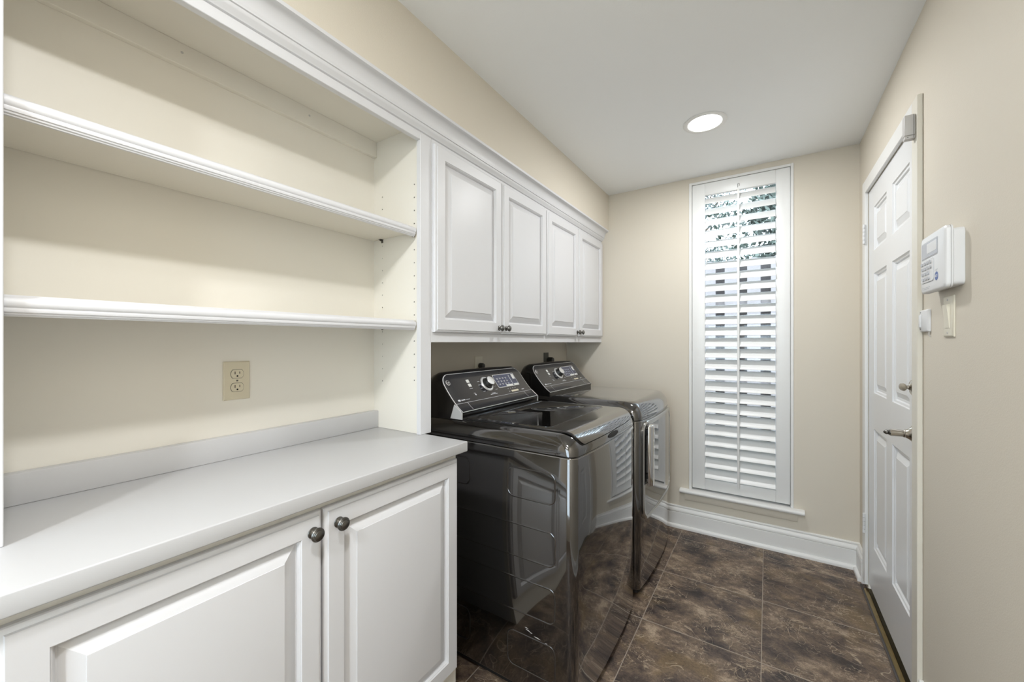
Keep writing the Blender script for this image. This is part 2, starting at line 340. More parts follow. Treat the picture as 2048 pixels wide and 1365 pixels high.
# ------------------------------------------------------------------ cabinet doors with raised panels, knobs
def knob(parent, c, org, sc=1.0):
    pr = [(.0001, 0), (.0125, 0), (.0135, .001), (.0125, .003), (.009, .0045), (.0065, .007), (.006, .011), (.008, .0145), (.0140, .0165), (.0160, .0185), (.0165, .021), (.0150, .0235), (.0135, .0240), (.0125, .0260), (.0105, .0262), (.0098, .0275), (.006, .0292), (.0001, .0298)]
    return MB().lathe([(r*sc, a*sc) for r, a in pr], c, (1, 0, 0), 28, False, False).build('knob', 'pewter', parent, org, 30)
def cabinet_door(th_, y0, y1, z0, z1, xf, kpos, ksc=1.0):
    org = th_.location; xb = xf-.0195
    d = MB(); d.rrings(y0, y1, z0, z1, [(0, xb), (0, xf-.010), (.0015, xf-.007), (.006, xf-.004), (.0085, xf-.0035), (.010, xf), (.0515, xf), (.0530, xf-.003), (.0545, xf-.0035), (.058, xf-.010), (.058, xf-.0145)], cap=False)
    d.rrings(y0, y1, z0, z1, [(0, xb), (.058, xb)], cap=False)
    d.rrings(y0, y1, z0, z1, [(.058, xb), (.058, xf-.0145)], cap=False)
    do = d.build('door', 'cabinet_white', th_, org, 25)
    p = MB(); p.rrings(y0, y1, z0, z1, [(.0575, xb+.001), (.0575, xf-.0140), (.0605, xf-.0140), (.0615, xf-.0130), (.0900, xf-.0025), (.0902, xf-.0008), (.0925, xf-.0005)], True, True)
    p.build('panel', 'cabinet_white', do, org, 25)
    knob(do, (xf-.0003, kpos[0], kpos[1]), org, ksc)
    return do
bc = thing('base_cabinet', (-1.15, .57, 0), 'white base cabinet with two raised panel doors under the countertop', 'cabinet')
O = bc.location
b = MB(); b.box(XL+.003, -.945, -.05, -.032, .0, .9165); part(b, 'side_panel', 'cabinet_white', bc)
b = MB(); b.box(XL+.003, -.945, 1.047, 1.065, .0, .9165); part(b, 'side_panel', 'cabinet_white', bc)
b = MB(); b.box(XL+.003, -.945, -.032, 1.047, .10, .118); part(b, 'bottom_panel', 'cabinet_white', bc)
b = MB(); b.box(-.945, -.9255, -.05, .085, .0, .9165); b.box(-.945, -.9255, 1.02, 1.065, .0, .9165); b.box(-.945, -.9255, .085, 1.02, .85, .9165); b.box(-.945, -.9255, .085, 1.02, .0, .175); part(b, 'face_frame', 'cabinet_cream', bc)
cabinet_door(bc, .070, .556, .162, .893, -.905, (.531, .848))
cabinet_door(bc, .5615, 1.0575, .162, .893, -.905, (.598, .848))

def wall_cabinet(y0, y1, doors, label):
    wc = thing('wall_cabinet', (-1.24, (y0+y1)/2, 1.30), label, 'cabinet', 'white wall cabinets above the laundry machines')
    part(MB().box(XL+.003, FX-.02, y0, y0+.016, 1.304, 2.12), 'side_panel', 'cabinet_white', wc)
    part(MB().box(XL+.003, FX-.02, y1-.016, y1, 1.304, 2.12), 'side_panel', 'cabinet_white', wc)
    part(MB().box(XL+.003, FX-.02, y0+.016, y1-.016, 1.302, 1.318), 'bottom_panel', 'cabinet_white', wc)
    part(MB().box(XL+.003, FX-.02, y0+.016, y1-.016, 2.104, 2.12), 'top_panel', 'cabinet_white', wc)
    part(MB().box(FX-.02, FX, y0, y1, 1.3005, 1.352, .001, 1), 'bottom_rail', 'cabinet_white', wc)
    part(MB().box(FX-.02, FX, y0, y1, 2.045, 2.0885, .001, 1), 'top_rail', 'cabinet_white', wc)
    part(MB().box(FX-.02, FX, y0, y0+.03, 1.352, 2.045), 'stile', 'cabinet_white', wc)
    part(MB().box(FX-.02, FX, y1-.03, y1, 1.352, 2.045), 'stile', 'cabinet_white', wc)
    part(MB().box(FX-.02, FX, (y0+y1)/2-.03, (y0+y1)/2+.03, 1.352, 2.045), 'stile', 'cabinet_white', wc)
    for d0, d1, ky in doors: cabinet_door(wc, d0, d1, 1.340, 2.070, FX+.020, (ky, 1.368), .92)
    return wc
wall_cabinet(1.112, 2.036, [(1.118, 1.5715, 1.545), (1.5775, 2.030, 1.604)], 'white wall cabinet beside the bookcase, above the top-loading washer')
wall_cabinet(2.0365, 2.9795, [(2.043, 2.490, 2.464), (2.500, 2.955, 2.522)], 'white wall cabinet in the corner by the window wall, above the dryer')

# ------------------------------------------------------------------ window with glass, sash, frame, stool and apron
wn = thing('window_1', ((x0+x1)/2, YB, z0), kind='structure')
O = wn.location
b = MB()                       # thin frame strip around the opening, proud of the wall
fx0, fx1, fz0, fz1 = -.4575, .1365, .2805, 2.4045
for a0, a1, c0, c1 in ((fx0, x0+.0125, fz0, fz1), (x1-.0095, fx1, fz0, fz1), (x0+.0125, x1-.0095, 2.3885, fz1)):
    b.box(a0, a1, YB-.006, YB+.10, c0, c1, .0015, 1)
part(b, 'window_frame', 'trim_white', wn)
b = MB(); b.box(x0+.0125, x1-.0095, YB+.085, YB+.118, .277, .325); b.box(x0+.0125, x1-.0095, YB+.085, YB+.118, 2.345, 2.3885)
b.box(x0+.0125, x0+.048, YB+.085, YB+.118, .325, 2.345); b.box(x1-.045, x1-.0095, YB+.085, YB+.118, .325, 2.345)
part(b, 'sash', 'trim_white', wn)
part(MB().box(x0+.048, x1-.045, YB+.098, YB+.102, .325, 2.345), 'pane', 'window_glass', wn)
pr = [(YB+.10, .255), (YB+.10, .2795)] + [(YB-.032-.0125*math.cos(R(a)), .267+.0125*math.sin(R(a))) for a in (90, 60, 30, 0, -30, -60, -90)]
part(MB().sweep_x(pr, -.513, .190), 'window_stool', 'trim_white', wn, 30)
part(MB().sweep_x([(YB, .2545), (YB-.018, .2545), (YB-.018, .250), (YB-.014, .222), (YB-.012, .206), (YB-.010, .203), (YB, .203)], -.484, .156), 'apron', 'wall_paint', wn, 30)

# ------------------------------------------------------------------ plantation shutter
sx0, sx1, sz0, sz1 = -.4375, .1195, .2955, 2.3865
lx0, lx1, lz0, lz1 = -.3575, .0455, .372, 2.3045
sy0, sy1 = YB+.002, YB+.030
st = thing('plantation_shutter', ((sx0+sx1)/2, YB+.016, sz0), 'tall white plantation shutter with tilted louvers filling the window', 'shutter')
part(MB().box(sx0, lx0, sy0, sy1, sz0, sz1, .002, 2), 'shutter_stile', 'shutter_white', st, 40)
part(MB().box(lx1, sx1, sy0, sy1, sz0, sz1, .002, 2), 'shutter_stile', 'shutter_white', st, 40)
part(MB().box(lx0, lx1, sy0, sy1, sz0, lz0-.002, .002, 2), 'shutter_rail', 'shutter_white', st, 40)
part(MB().box(lx0, lx1, sy0, sy1, lz1, sz1, .002, 2), 'shutter_rail', 'shutter_white', st, 40)
NL = 26; pitch = (lz1-lz0)/NL; ang = R(41); hw, ht = .0440, .0060
lm = None
for k in range(NL):
    zc = lz0 + pitch*(k+.5); loc = Vector((0, YB+.016, zc)) - st.location
    if lm is None:
        lv = []
        for i in range(28):
            t = 2*math.pi*i/28; a, c = hw*math.copysign(abs(math.cos(t))**.8, math.cos(t)), ht*math.sin(t)
            lv.append((a*math.cos(ang)-c*math.sin(ang), a*math.sin(ang)+c*math.cos(ang)))
        o = MB().sweep_x(lv, lx0+.0015, lx1-.0015).build('louver', 'shutter_white', st, (0, 0, 0), 40, loc); lm = o.data
    else:
        o = bpy.data.objects.new('louver', lm); COL.objects.link(o); o.parent = st; o.location = loc
ry = YB+.016-hw*math.cos(ang)-.008
part(MB().box(-.1645, -.1515, ry-.006, ry+.006, .345, 2.298, .002, 2), 'tilt_rod', 'shutter_white', st, 40)
b = MB(); b.tube([(-.1625, YB+.001, 2.318)] + [(-.158-.0045*math.cos(R(a)), YB-.006, 2.338+.0045*math.sin(R(a))) for a in (0, 45, 90, 135, 180)] + [(-.1535, YB-.006, 2.325)], .0012, 8); part(b, 'rod_catch', 'pewter', st, 60)
b = MB()
for k in range(NL):
    zc = lz0+pitch*(k+.5)-hw*math.sin(ang); b.tube([(-.158, ry+.004, zc), (-.158, ry+.010, zc)], .001, 6)
tag(part(b, 'staples', 'pewter', st), kind='stuff')
# hinge leaf pins at the shutter corner
for hx_ in (sx0-.003, sx1+.003): part(MB().lathe([(.0025, 0), (.0025, .006)], (hx_, YB+.0, .298), (0, 0, 1), 10), 'hinge_pin', 'dark_slot', st)

# ------------------------------------------------------------------ right-hand door, casing, threshold
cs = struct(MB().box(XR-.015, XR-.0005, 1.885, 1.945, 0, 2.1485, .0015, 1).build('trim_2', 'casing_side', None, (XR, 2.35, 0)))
MB().box(XR-.015, XR-.0005, 2.750, 2.810, 0.03, 2.1485, .0015, 1).build('casing_leg', 'trim_white', cs, (XR, 2.35, 0))
MB().box(XR-.0149, XR-.0005, 1.945, 2.750, 2.085, 2.1484, .0015, 1).build('casing_head', 'trim_white', cs, (XR, 2.35, 0))
b = MB(); b.box(XR+.045, XR+TH, 1.9455, 1.957, 0, 2.084); b.box(XR+.045, XR+TH, 2.738, 2.7495, 0, 2.084); b.box(XR+.045, XR+TH, 1.957, 2.738, 2.07, 2.084)
b.build('door_stop', 'trim_white', cs, (XR, 2.35, 0))
dr = thing('door_1', (XR+.02, 2.35, .04), kind='structure')
O = dr.location
dy0, dy1, dz0, dz1, dx = 1.948, 2.747, .040, 2.082, XR+.0015
cols = [(2.045, 2.290), (2.385, 2.632)]; rows = [(.272, .868), (1.048, 1.645), (1.758, 1.975)]
ysg = [dy0, 2.045, 2.290, 2.385, 2.632, dy1]; zsg = [dz0, .272, .868, 1.048, 1.645, 1.758, 1.975, dz1]
b = MB()
for i in range(5):
    for j in range(7):
        if i in (1, 3) and j in (1, 3, 5): continue
        b.box(dx, dx+.035, ysg[i], ysg[i+1], zsg[j], zsg[j+1])
bmx = b.build('slab', 'door_white', dr, O)
bm = bmesh.new(); bm.from_mesh(bmx.data); bmesh.ops.remove_doubles(bm, verts=bm.verts[:], dist=1e-5)
dup = {}
for f in bm.faces: dup.setdefault(tuple(round(c, 4) for c in f.calc_center_median()), []).append(f)
bmesh.ops.delete(bm, geom=[f for l in dup.values() if len(l) > 1 for f in l], context='FACES')
bmesh.ops.dissolve_limit(bm, angle_limit=.01, verts=bm.verts[:], edges=bm.edges[:]); bm.to_mesh(bmx.data); bm.free()
for c0, c1 in cols:
    for r0, r1 in rows:
        p = MB(); p.rrings(c0, c1, r0, r1, [(0, dx+.030), (0, dx+.0005), (.003, dx+.005), (.010, dx+.007), (.014, dx+.013), (.024, dx+.013), (.046, dx+.004), (.047, dx+.003)], True, True)
        p.build('panel', 'door_white', dr, O, 20)
# hinges: leaf and knuckles
for hz in (.300, 1.818):
    b = MB(); b.box(XR-.0165, XR-.0145, 2.752, 2.776, hz, hz+.10); hg = b.build('hinge', 'white_plastic', dr, O, 40)
    for k in range(5): MB().lathe([(.0058, .0205*k), (.0058, .0205*k+.0185)], (XR-.0185, 2.7475, hz), (0, 0, 1), 12).build('knuckle', 'white_plastic', hg, O, 40)
# deadbolt thumb turn
b = MB(); b.lathe([(.0275, 0), (.030, .002), (.029, .006), (.022, .011), (.012, .013), (.009, .016), (.0001, .016)], (dx, 1.986, 1.137), (-1, 0, 0), 28, True, False); db = b.build('deadbolt', 'nickel', dr, O, 35)
b = MB(); b.lathe([(.007, .014), (.0065, .026)], (dx, 1.986, 1.137), (-1, 0, 0), 14)
pr = [(.0165*math.cos(t), .014*math.sin(t)) for t in (2*math.pi*i/20 for i in range(20))]
b.loops([[(dx-.031-.4*a-.2*w, 1.986+a+w, 1.137+c) for a, c in pr] for w in (-.003, .003)]); b.build('thumb_turn', 'nickel', db, O, 40)
# door handle: flared rosette, straight stem standing off the door, turned tip
b = MB(); b.lathe([(.034, 0), (.0345, .003), (.031, .006), (.027, .008), (.021, .014), (.0155, .022), (.0140, .026), (.0145, .028), (.0135, .030), (.0125, .031)], (dx, 1.982, .968), (-1, 0, 0), 32); lvr = b.build('handle_rosette', 'nickel', dr, O, 30)
b = MB(); b.lathe([(.0115, .0305), (.0120, .033), (.0128, .060), (.0130, .0655), (.0105, .0665), (.0001, .0667)], (dx, 1.982, .968), (-1, 0, 0), 24); b.build('handle_stem', 'nickel', lvr, O, 30)
b = MB(); b.lathe([(.0095, .0664), (.0100, .069), (.0070, .0715), (.0085, .0745), (.0075, .079), (.0040, .083), (.0001, .085)], (dx, 1.982, .968), (-1, 0, 0), 20); b.build('handle_tip', 'pewter', lvr, O, 35)
tr = struct(MB().sweep_y([(XR-.018, .0), (XR-.018, .003), (XR-.012, .008), (XR-.004, .009), (XR-.003, .006), (XR+.045, .006), (XR+.045, 0)], 1.947, 2.752).build('threshold', 'brass', None, (XR, 2.35, 0), 25))
MB().box(XR-.0028, XR+.0445, 1.948, 2.751, .0062, .012).build('underdoor_shadow_strip', 'shadow_olive', tr, (XR, 2.35, 0))  # dark strip stands in for the shadow beneath the door
MB().box(XR-.027, XR-.0182, 1.90, 2.80, .0003, .003).build('caulk_strip', 'caulk', tr, (XR, 2.35, 0))
struct(MB().box(XR+.046, XR+TH+.01, 1.9575, 2.7375, -.002, .03).build('underdoor_dark', 'dark_slot'))  # near-black block stands in for the dark under the door

# ------------------------------------------------------------------ recessed ceiling lights
def downlight(x, y, watts, label):
    t = thing('ceiling_light', (x, y, H), label, 'ceiling light', 'recessed ceiling downlights')
    MB().lathe([(.081, -.0005), (.101, -.0005), (.103, .002), (.101, .004), (.086, .007), (.080, .004)], (x, y, H), (0, 0, -1), 64, False, False).build('trim_ring', 'trim_white', t, t.location, 40)
    MB().lathe([(.0815, 0.0002), (.0805, .003), (.05, .0042), (.0001, .0045)], (x, y, H), (0, 0, -1), 64, True, False).build('lens', 'lamp_lens', t, t.location, 60)
    ld = bpy.data.lights.new('lamp', 'AREA'); ld.shape = 'DISK'; ld.size = .15; ld.energy = watts; ld.color = LIGHT_COL
    lo = bpy.data.objects.new('lamp', ld); COL.objects.link(lo); lo.parent = t; lo.location = (0, 0, -.0075)
    return t
downlight(-.272, 2.262, LIGHT_W[0], 'round white recessed downlight glowing in the ceiling before the window')
downlight(-.10, .02, LIGHT_W[1], 'round white recessed downlight in the ceiling over the camera, outside the picture')
downlight(-.27, -1.0, LIGHT_W[2], 'unseen round white downlight added for fill in the ceiling behind the camera, by the rear wall')  # lamp added to even out the brightness; no such fitting is known here

# ------------------------------------------------------------------ laundry machines
CP = [(-1.066, 1.006), (-1.0865, 1.0205), (-1.107, 1.0385), (-1.129, 1.0615), (-1.150, 1.086), (-1.1705, 1.1125), (-1.190, 1.141), (-1.207, 1.167)]   # console face profile x, z
CL = [0]
for p, q in zip(CP, CP[1:]): CL.append(CL[-1]+math.dist(p, q))
def con(t, off=0.):
    t = max(0, min(CL[-1]-1e-6, t)); i = max(k for k in range(len(CP)-1) if CL[k] <= t); a = (t-CL[i])/(CL[i+1]-CL[i])
    # blend tangents for smoothness
    def tg(j):
        p, q = CP[max(j-1, 0)], CP[min(j+1, len(CP)-1)]; l = math.dist(p, q); return ((q[0]-p[0])/l, (q[1]-p[1])/l)
    t0, t1 = tg(i), tg(i+1); tx, tz = t0[0]*(1-a)+t1[0]*a, t0[1]*(1-a)+t1[1]*a
    x = CP[i][0]+(CP[i+1][0]-CP[i][0])*a; z = CP[i][1]+(CP[i+1][1]-CP[i][1])*a
    return Vector((x+tz*off, 0, z-tx*off)), Vector((tx, 0, tz)), Vector((tz, 0, -tx))
def con_pt(y, t, off=0.):
    p, _, _ = con(t, off); p.y = y; return p
def con_patch(y0, y1, t0, t1, r, o0, o1, top_only=False, ny=0):
    """thin plate following the console face: columns of constant y between t0 and t1 with rounded corners"""
    yl = [y0+(y1-y0)*k/30 for k in range(31)] if r == 0 else sorted(set([y0+r*(1-math.cos(R(90*k/7))) for k in range(8)]+[y1-r*(1-math.cos(R(90*k/7))) for k in range(8)]+[y0+r+(y1-y0-2*r)*k/16 for k in range(17)]))
    NT = 18; m = MB(); ls = []
    for off in (o0, o1):
        for y in yl:
            e = min(y-y0, y1-y); c = r-math.sqrt(max(0, r*r-(r-e)**2)) if e < r else 0
            lo = t0 if top_only else t0+c; hi = t1-c
            ls.append([con_pt(y, lo+(hi-lo)*k/NT, off) for k in range(NT+1)])
    n = len(yl); vs = [p[:] for l in ls for p in l]; fs = []; q = NT+1
    for L_, base in ((0, 0), (1, n*q)):
        for i in range(n-1):
            for k in range(NT):
                a = base+i*q+k; f = (a, a+1, a+q+1, a+q); fs.append(f if L_ else f[::-1])
    for i in range(n-1):
        for k in (0, NT): fs.append((i*q+k, (i+1)*q+k, n*q+(i+1)*q+k, n*q+i*q+k))
    for k in range(NT):
        for i in (0, n-1): fs.append((i*q+k, i*q+k+1, n*q+i*q+k+1, n*q+i*q+k))
    return m.add(vs, fs)

def appliance(name, y0, y1, ztop, zseam, label, cat, xback=-1.29, xfront=-.547, bow=.017):
    yc, hwid = (y0+y1)/2, (y1-y0)/2
    t = thing(name, ((xback+xfront)/2, yc, 0), label, cat)
    O = t.location
    def bowx(x, y):
        w = max(0., min(1., (x+.95)/(xfront+.95))); yn = (y-yc)/hwid
        return x + bow*(1-min(1, abs(yn)**2.4))*w
    def outline(i_s, i_f, i_b, r, z, n=7):
        pts = rrect(xback+i_b, xfront-i_f, y0+i_s, y1-i_s, r, n); out = []
        m_ = len(pts)
        for k, p in enumerate(pts):
            q = pts[(k+1) % m_]; d = math.dist(p, q); c = 1 if d < .05 else 16
            for s_ in range(c): out.append((p[0]+(q[0]-p[0])*s_/c, p[1]+(q[1]-p[1])*s_/c))
        return [(bowx(x, y), y, z) for x, y in out]
    # cabinet body with a dark toe recess and feet
    b = MB(); b.loops([outline(.004, .004, .004, .028, .034), outline(0, 0, 0, .030, .040), outline(0, 0, 0, .030, zseam-.008), outline(.003, .003, .003, .028, zseam-.004)]); body = b.build('body', 'graphite', t, O, 40)
    b = MB(); b.loops([outline(.012, .012, .012, .02, .015), outline(.012, .012, .012, .02, .0345)]); b.build('base_pan', 'dark_slot', t, O, 40)
    for fx_ in (xback+.06, xfront-.06):
        for fy in (y0+.06, y1-.06): MB().lathe([(.022, .0), (.022, .006), (.010, .008), (.010, .016)], (fx_, fy, 0.0004), (0, 0, 1), 14).build('foot', 'rubber', t, O, 40)
    # top deck, pillow edged
    lp = [outline(.004, .004, .004, .028, zseam-.0035), outline(.001, .001, .001, .03, zseam)]
    hh = ztop-zseam; rs, rf = .046, .062
    for k in range(0, 11):
        a = R(9*k); lp.append(outline(rs*(1-math.cos(a)), rf*(1-math.cos(a)), .03*(1-math.cos(a)), .032+.012*math.sin(a), zseam+hh*math.sin(a)))
    MB().loops(lp).build('top_deck', 'graphite', t, O, 45)
    # thin bright seam line at the deck
    b = MB(); b.loops([outline(-.0008, -.0008, 0, .030, zseam-.0075), outline(-.0008, -.0008, 0, .030, zseam-.0055)], False, False); b.build('seam_trim', 'silver_trim', t, O, 40)
    # embossed side panels
    def emboss(xa, xb, za, zb, r=.03):
        for yy, sg in ((y0, -1),):
            m = MB(); ls = []
            for ins, of in ((0, -.0003), (.0025, .0013), (.0045, .0014), (.007, -.0002)):
                ls.append([(x, yy+sg*of, z) for x, z in rrect(xa+ins, xb-ins, za+ins, zb-ins, max(r-ins, .002), 7)])
            m.loops(ls, False, False); m.build('embossed_rim', 'graphite', body, O, 60)
    for xa, xb, za, zb in ((-.822, -.617, .727, .842), (-1.20, -.995, .727, .842), (-1.20, -.617, .508, .634), (-1.20, -.617, .306, .436), (-.822, -.617, .10, .235), (-1.20, -.995, .10, .235)): emboss(xa, xb, za, zb)
    # console housing
    cy0, cy1 = yc-.322, yc+.322
    hs = MB(); ls = []
    def edge_z(y, top): 
        e = min(y-cy0, cy1-y); r = .055; c = r-math.sqrt(max(0, r*r-(r-e)**2)) if e < r else 0
        arch = .006*((y-yc)/.322)**2
        return top-c-arch
    yl = sorted(set([cy0+.055*(1-math.cos(R(90*k/8))) for k in range(9)]+[cy1-.055*(1-math.cos(R(90*k/8))) for k in range(9)]+[cy0+.055+(cy1-cy0-.11)*k/14 for k in range(15)]))
    for y in yl:
        zt = edge_z(y, 1.171); sec = []
        tmax = CL[-1]
        while con(tmax, 0)[0].z > zt-.003 and tmax > .08: tmax -= .002
        for k in range(15):
            p = con(tmax*k/14, 0)[0]; sec.append((p.x, y, p.z))
        sec += [(sec[-1][0]-.006, y, sec[-1][2]+.003), (-1.235, y, sec[-1][2]+.003), (-1.262, y, sec[-1][2]-.008), (-1.275, y, sec[-1][2]-.03), (-1.278, y, ztop-.02), (-1.130, y, ztop-.02), (-1.070, y, ztop-.004)]
        ls.append(sec)
    hs.loops(ls); hous = hs.build('console_housing', 'graphite_dark', t, O, 50)
    # control panel plate and its bright edge
    py0, py1 = yc-.318, yc+.318
    con_patch(py0, py1, .0, .2035, .050, -.001, .0012, True).build('panel_trim', 'satin_silver', t, O, 50)
    cp = con_patch(py0+.004, py1-.004, .0025, .2005, .047, 0, .0022, True).build('control_panel', 'panel_charcoal', t, O, 50)
    def plate(nm, m, y, tt, wy, wt, off=.0022, h=.0008, r=.001):
        return con_patch(y-wy/2, y+wy/2, tt-wt/2, tt+wt/2, min(r, wy/2.01, wt/2.01), off, off+h).build(nm, m, cp, O, 40)
    def lay(items, nm, m, h=.0003):
        q = MB()
        for y, tt, wy, wt in items:
            c = con_patch(y-wy/2, y+wy/2, tt-wt/2, tt+wt/2, 0, .0020, .0022+h); q.add(c.v, c.f)
        return tag(q.build(nm, m, cp, O), kind='stuff')
    def disc(nm, m, y, tt, prof, parent=None, n=32):
        p, tg_, nr = con(tt, .0022); p.y = y
        return MB().lathe(prof, p, nr, n, True, True).build(nm, m, parent or cp, O, 40)
    ey = yc-.290
    em = disc('emblem', 'satin_silver', ey, .160, [(.0125, 0), (.0125, .0012), (.0115, .002)])
    disc('emblem_face', 'graphite_dark', ey, .160, [(.0098, .0015), (.0098, .0023)])
    p, tg_, nr = con(.160, .0047); p.y = ey
    mw = Matrix.Translation(p) @ Matrix((( 0, tg_.x, nr.x, 0), (1, tg_.y, nr.y, 0), (0, tg_.z, nr.z, 0), (0, 0, 0, 1)))
    text_part('GE', 'emblem_letters', 'satin_silver', .0115, mw, cp, O)
    plate('button', 'button_white', yc-.158, .156, .020, .017); plate('button', 'button_white', yc-.158, .134, .020, .017)
    # dial: bright collar, dark barrel, chrome face
    ky, kt = yc-.030, .128
    disc('dial_collar', 'satin_silver', ky, kt, [(.0405, 0), (.0405, .001), (.037, .005), (.031, .0055), (.031, 0)])
    dl = disc('dial', 'dark_plastic', ky, kt, [(.029, .001), (.0275, .012), (.0255, .013), (.0240, .028), (.022, .030)])
    disc('dial_cap', 'satin_silver', ky, kt, [(.0228, .0285), (.0238, .0305), (.0225, .0325), (.012, .0335), (.0001, .0338)], dl)
    # display window and white touch pads
    plate('display_bezel', 'satin_silver', yc+.143, .133, .195, .079, .0022, .0006, .008)
    ds = plate('display', 'lcd_dark', yc+.143, .133, .189, .0725, .0022, .0012, .007)
    seg = []
    for r_ in range(3):
        for c_ in range(4): seg.append((yc+.072+.026*c_, .150-.017*r_, .015, .0022)); seg.append((yc+.072+.026*c_, .145-.017*r_, .009, .0035))
    q = MB()
    for y, tt, wy, wt in seg:
        c = con_patch(y-wy/2, y+wy/2, tt-wt/2, tt+wt/2, 0, .0030, .0036); q.add(c.v, c.f)
    q.build('display_print', 'key_grey', ds, O)['kind'] = 'stuff'
    plate('touch_pad', 'button_white', yc+.150, .1005, .062, .012, .0034, .0006); plate('touch_pad', 'button_white', yc+.213, .1005, .044, .012, .0034, .0006); plate('touch_pad', 'button_white', yc+.222, .150, .022, .030, .0034, .0006)
    lay([(yc+.186, .134, .004, .056)], 'display_divider', 'key_grey', .0014)
    plate('start_button', 'almond_plastic', yc+.163, .064, .066, .010)
    lay([(yc+.110+.014*k, .180, .005, .006) for k in range(4)], 'vent_marks', 'dark_slot')
    lay([(yc-.160, .116, .022, .0018), (yc-.157, .089, .012, .0018), (yc-.022, .072, .030, .0018), (yc-.024, .066, .056, .0028), (yc-.284, .064, .016, .009), (yc-.258, .064, .026, .004), (yc-.226, .064, .026, .002), (yc+.241, .064, .024, .0035)]
        + [(yc+.115+.022*k, .0815, .007, .003) for k in range(4)] + [(yc+.112, .064, .007, .003)]
        + [(ky+sx*(.058-.004*abs(k)), kt+.019*k, .018, .0016) for sx in (-1, 1) for k in (-2, -1, 0, 1)], 'panel_print', 'print_white')
    disc('lock_mark', 'print_white', yc-.155, .081, [(.0045, 0), (.0045, .0004)])
    lay([(yc, .0485, .628, .0014)] + [(yc-.243, .026, .0014, .042), (yc+.232, .026, .0014, .042)], 'panel_seams', 'print_white', .0003)
    return t, O, bowx, outline, cp

wm, WO, wbow, wout, _ = appliance('washing_machine', 1.235, 1.945, .977, .907, 'dark graphite top-loading washing machine with glass lid next to the countertop', 'washer')
# silver cheek at each end of the console foot
for sy, sg in ((1.59-.322, -1), (1.59+.322, 1)):
    m = MB(); tri = [(-1.066, 1.0055), (-1.107, 1.0380), (-1.128, .9782), (-1.066, .9782)]
    m.loops([[(x, sy+sg*.0035, z) for x, z in tri], [(x, sy-sg*.002, z) for x, z in tri]]); m.build('console_cheek', 'satin_silver', wm, WO)
# lid: follows the deck, wraps over the rounded front edge
def deck_path(y, n1=14, n2=14, xa=-1.048, amax=63, off=0.):
    xf = wbow(-.547, y); pts = []
    for k in range(n1): pts.append((xa+(xf-.062-xa)*k/n1, .977+off))
    for k in range(n2+1):
        a = R(amax*k/n2); nx, nz = math.sin(a)/.062, math.cos(a)/.070; l = math.hypot(nx, nz)
        pts.append((xf-.062+.062*math.sin(a)+off*nx/l, .907+.070*math.cos(a)+off*nz/l))
    return pts
def deck_sheet(y0, y1, o0, o1, r=.03, **kw):
    yl = sorted(set([y0+r*(1-math.cos(R(90*k/6))) for k in range(7)]+[y1-r*(1-math.cos(R(90*k/6))) for k in range(7)]+[y0+r+(y1-y0-2*r)*k/22 for k in range(23)]))
    m = MB(); grids = []
    am = kw.pop('amax', 63)
    for off in (o0, o1):
        gr = []
        for y in yl:
            e = min(y-y0, y1-y); c = (1-math.sqrt(max(0, 1-(1-e/r)**2))) if e < r else 0
            gr.append([(x, y, z) for x, z in deck_path(y, off=off, amax=am-26*c, **kw)])
        grids.append(gr)
    n, q = len(yl), len(grids[0][0]); vs = [p for g_ in grids for l in g_ for p in l]; fs = []
    for L_ in (0, 1):
        for i in range(n-1):
            for k in range(q-1):
                a = L_*n*q+i*q+k; fs.append((a, a+1, a+q+1, a+q))
    for i in range(n-1):
        for k in (0, q-1): fs.append((i*q+k, (i+1)*q+k, n*q+(i+1)*q+k, n*q+i*q+k))
    for k in range(q-1):
        for i in (0, n-1): fs.append((i*q+k, i*q+k+1, n*q+i*q+k+1, n*q+i*q+k))
    return m.add(vs, fs)
deck_sheet(1.281, 1.899, .0002, .0012, .03, xa=-1.052, amax=66).build('lid_gasket', 'dark_slot', wm, WO, 50)
lid = deck_sheet(1.285, 1.895, .0010, .0070, .03).build('lid', 'graphite', wm, WO, 50)
def flat_ring(x0_, x1_, y0_, y1_, r, z, lv):
    return MB().loops([[(x, y, z+h) for x, y in rrect(x0_+i, x1_-i, y0_+i, y1_-i, max(r-i, .004), 6)] for i, h in lv], False, True)
flat_ring(-1.038, -.672, 1.305, 1.878, .03, .984, [(0, -.001), (0, .0008), (.003, .0012), (.004, .0006)]).build('lid_glass', 'lid_glass', lid, WO, 40)
MB().loops([[(x, y, .984+h) for x, y in rrect(-1.034+i, -1.008-i, 1.318+i, 1.865-i, .010, 6)] for i, h in ((0, 0), (0, .004), (.004, .0058))]).build('lid_hinge_bar', 'graphite_dark', lid, WO, 40)
# finger recess under the lid front
m = MB(); n = 24; ls = []
for sc in (1.0, .9):
    l = []
    for i in range(n):
        t_ = 2*math.pi*i/n; y = 1.59+.062*sc*math.cos(t_); zz = .9235+.0105*sc*math.sin(t_)
        a = math.acos(min(1, (zz-.907)/.070)); xf = wbow(-.547, y); l.append((xf-.062+.062*math.sin(a)+(.0009 if sc == 1.0 else .0014), y, zz))
    ls.append(l)
m.loops(ls, False, True); m.build('finger_recess', 'dark_slot', wm, WO, 40)
# faint scuffs on the side panel
m = MB()
for x, z, l, a in ((-.735, .262, .016, .1), (-.728, .256, .022, .2), (-.716, .250, .012, 0), (-.690, .243, .03, .1), (-.655, .236, .012, -.1)):
    m.loops([[(x-l/2, 1.2346, z), (x, 1.2346, z+.0016-l*a*.2), (x+l/2, 1.2346, z-l*a), (x, 1.2346, z-.0014-l*a*.5)]], False, True)
m.build('scuff', 'grey_plastic', wm, WO)['kind'] = 'stuff'
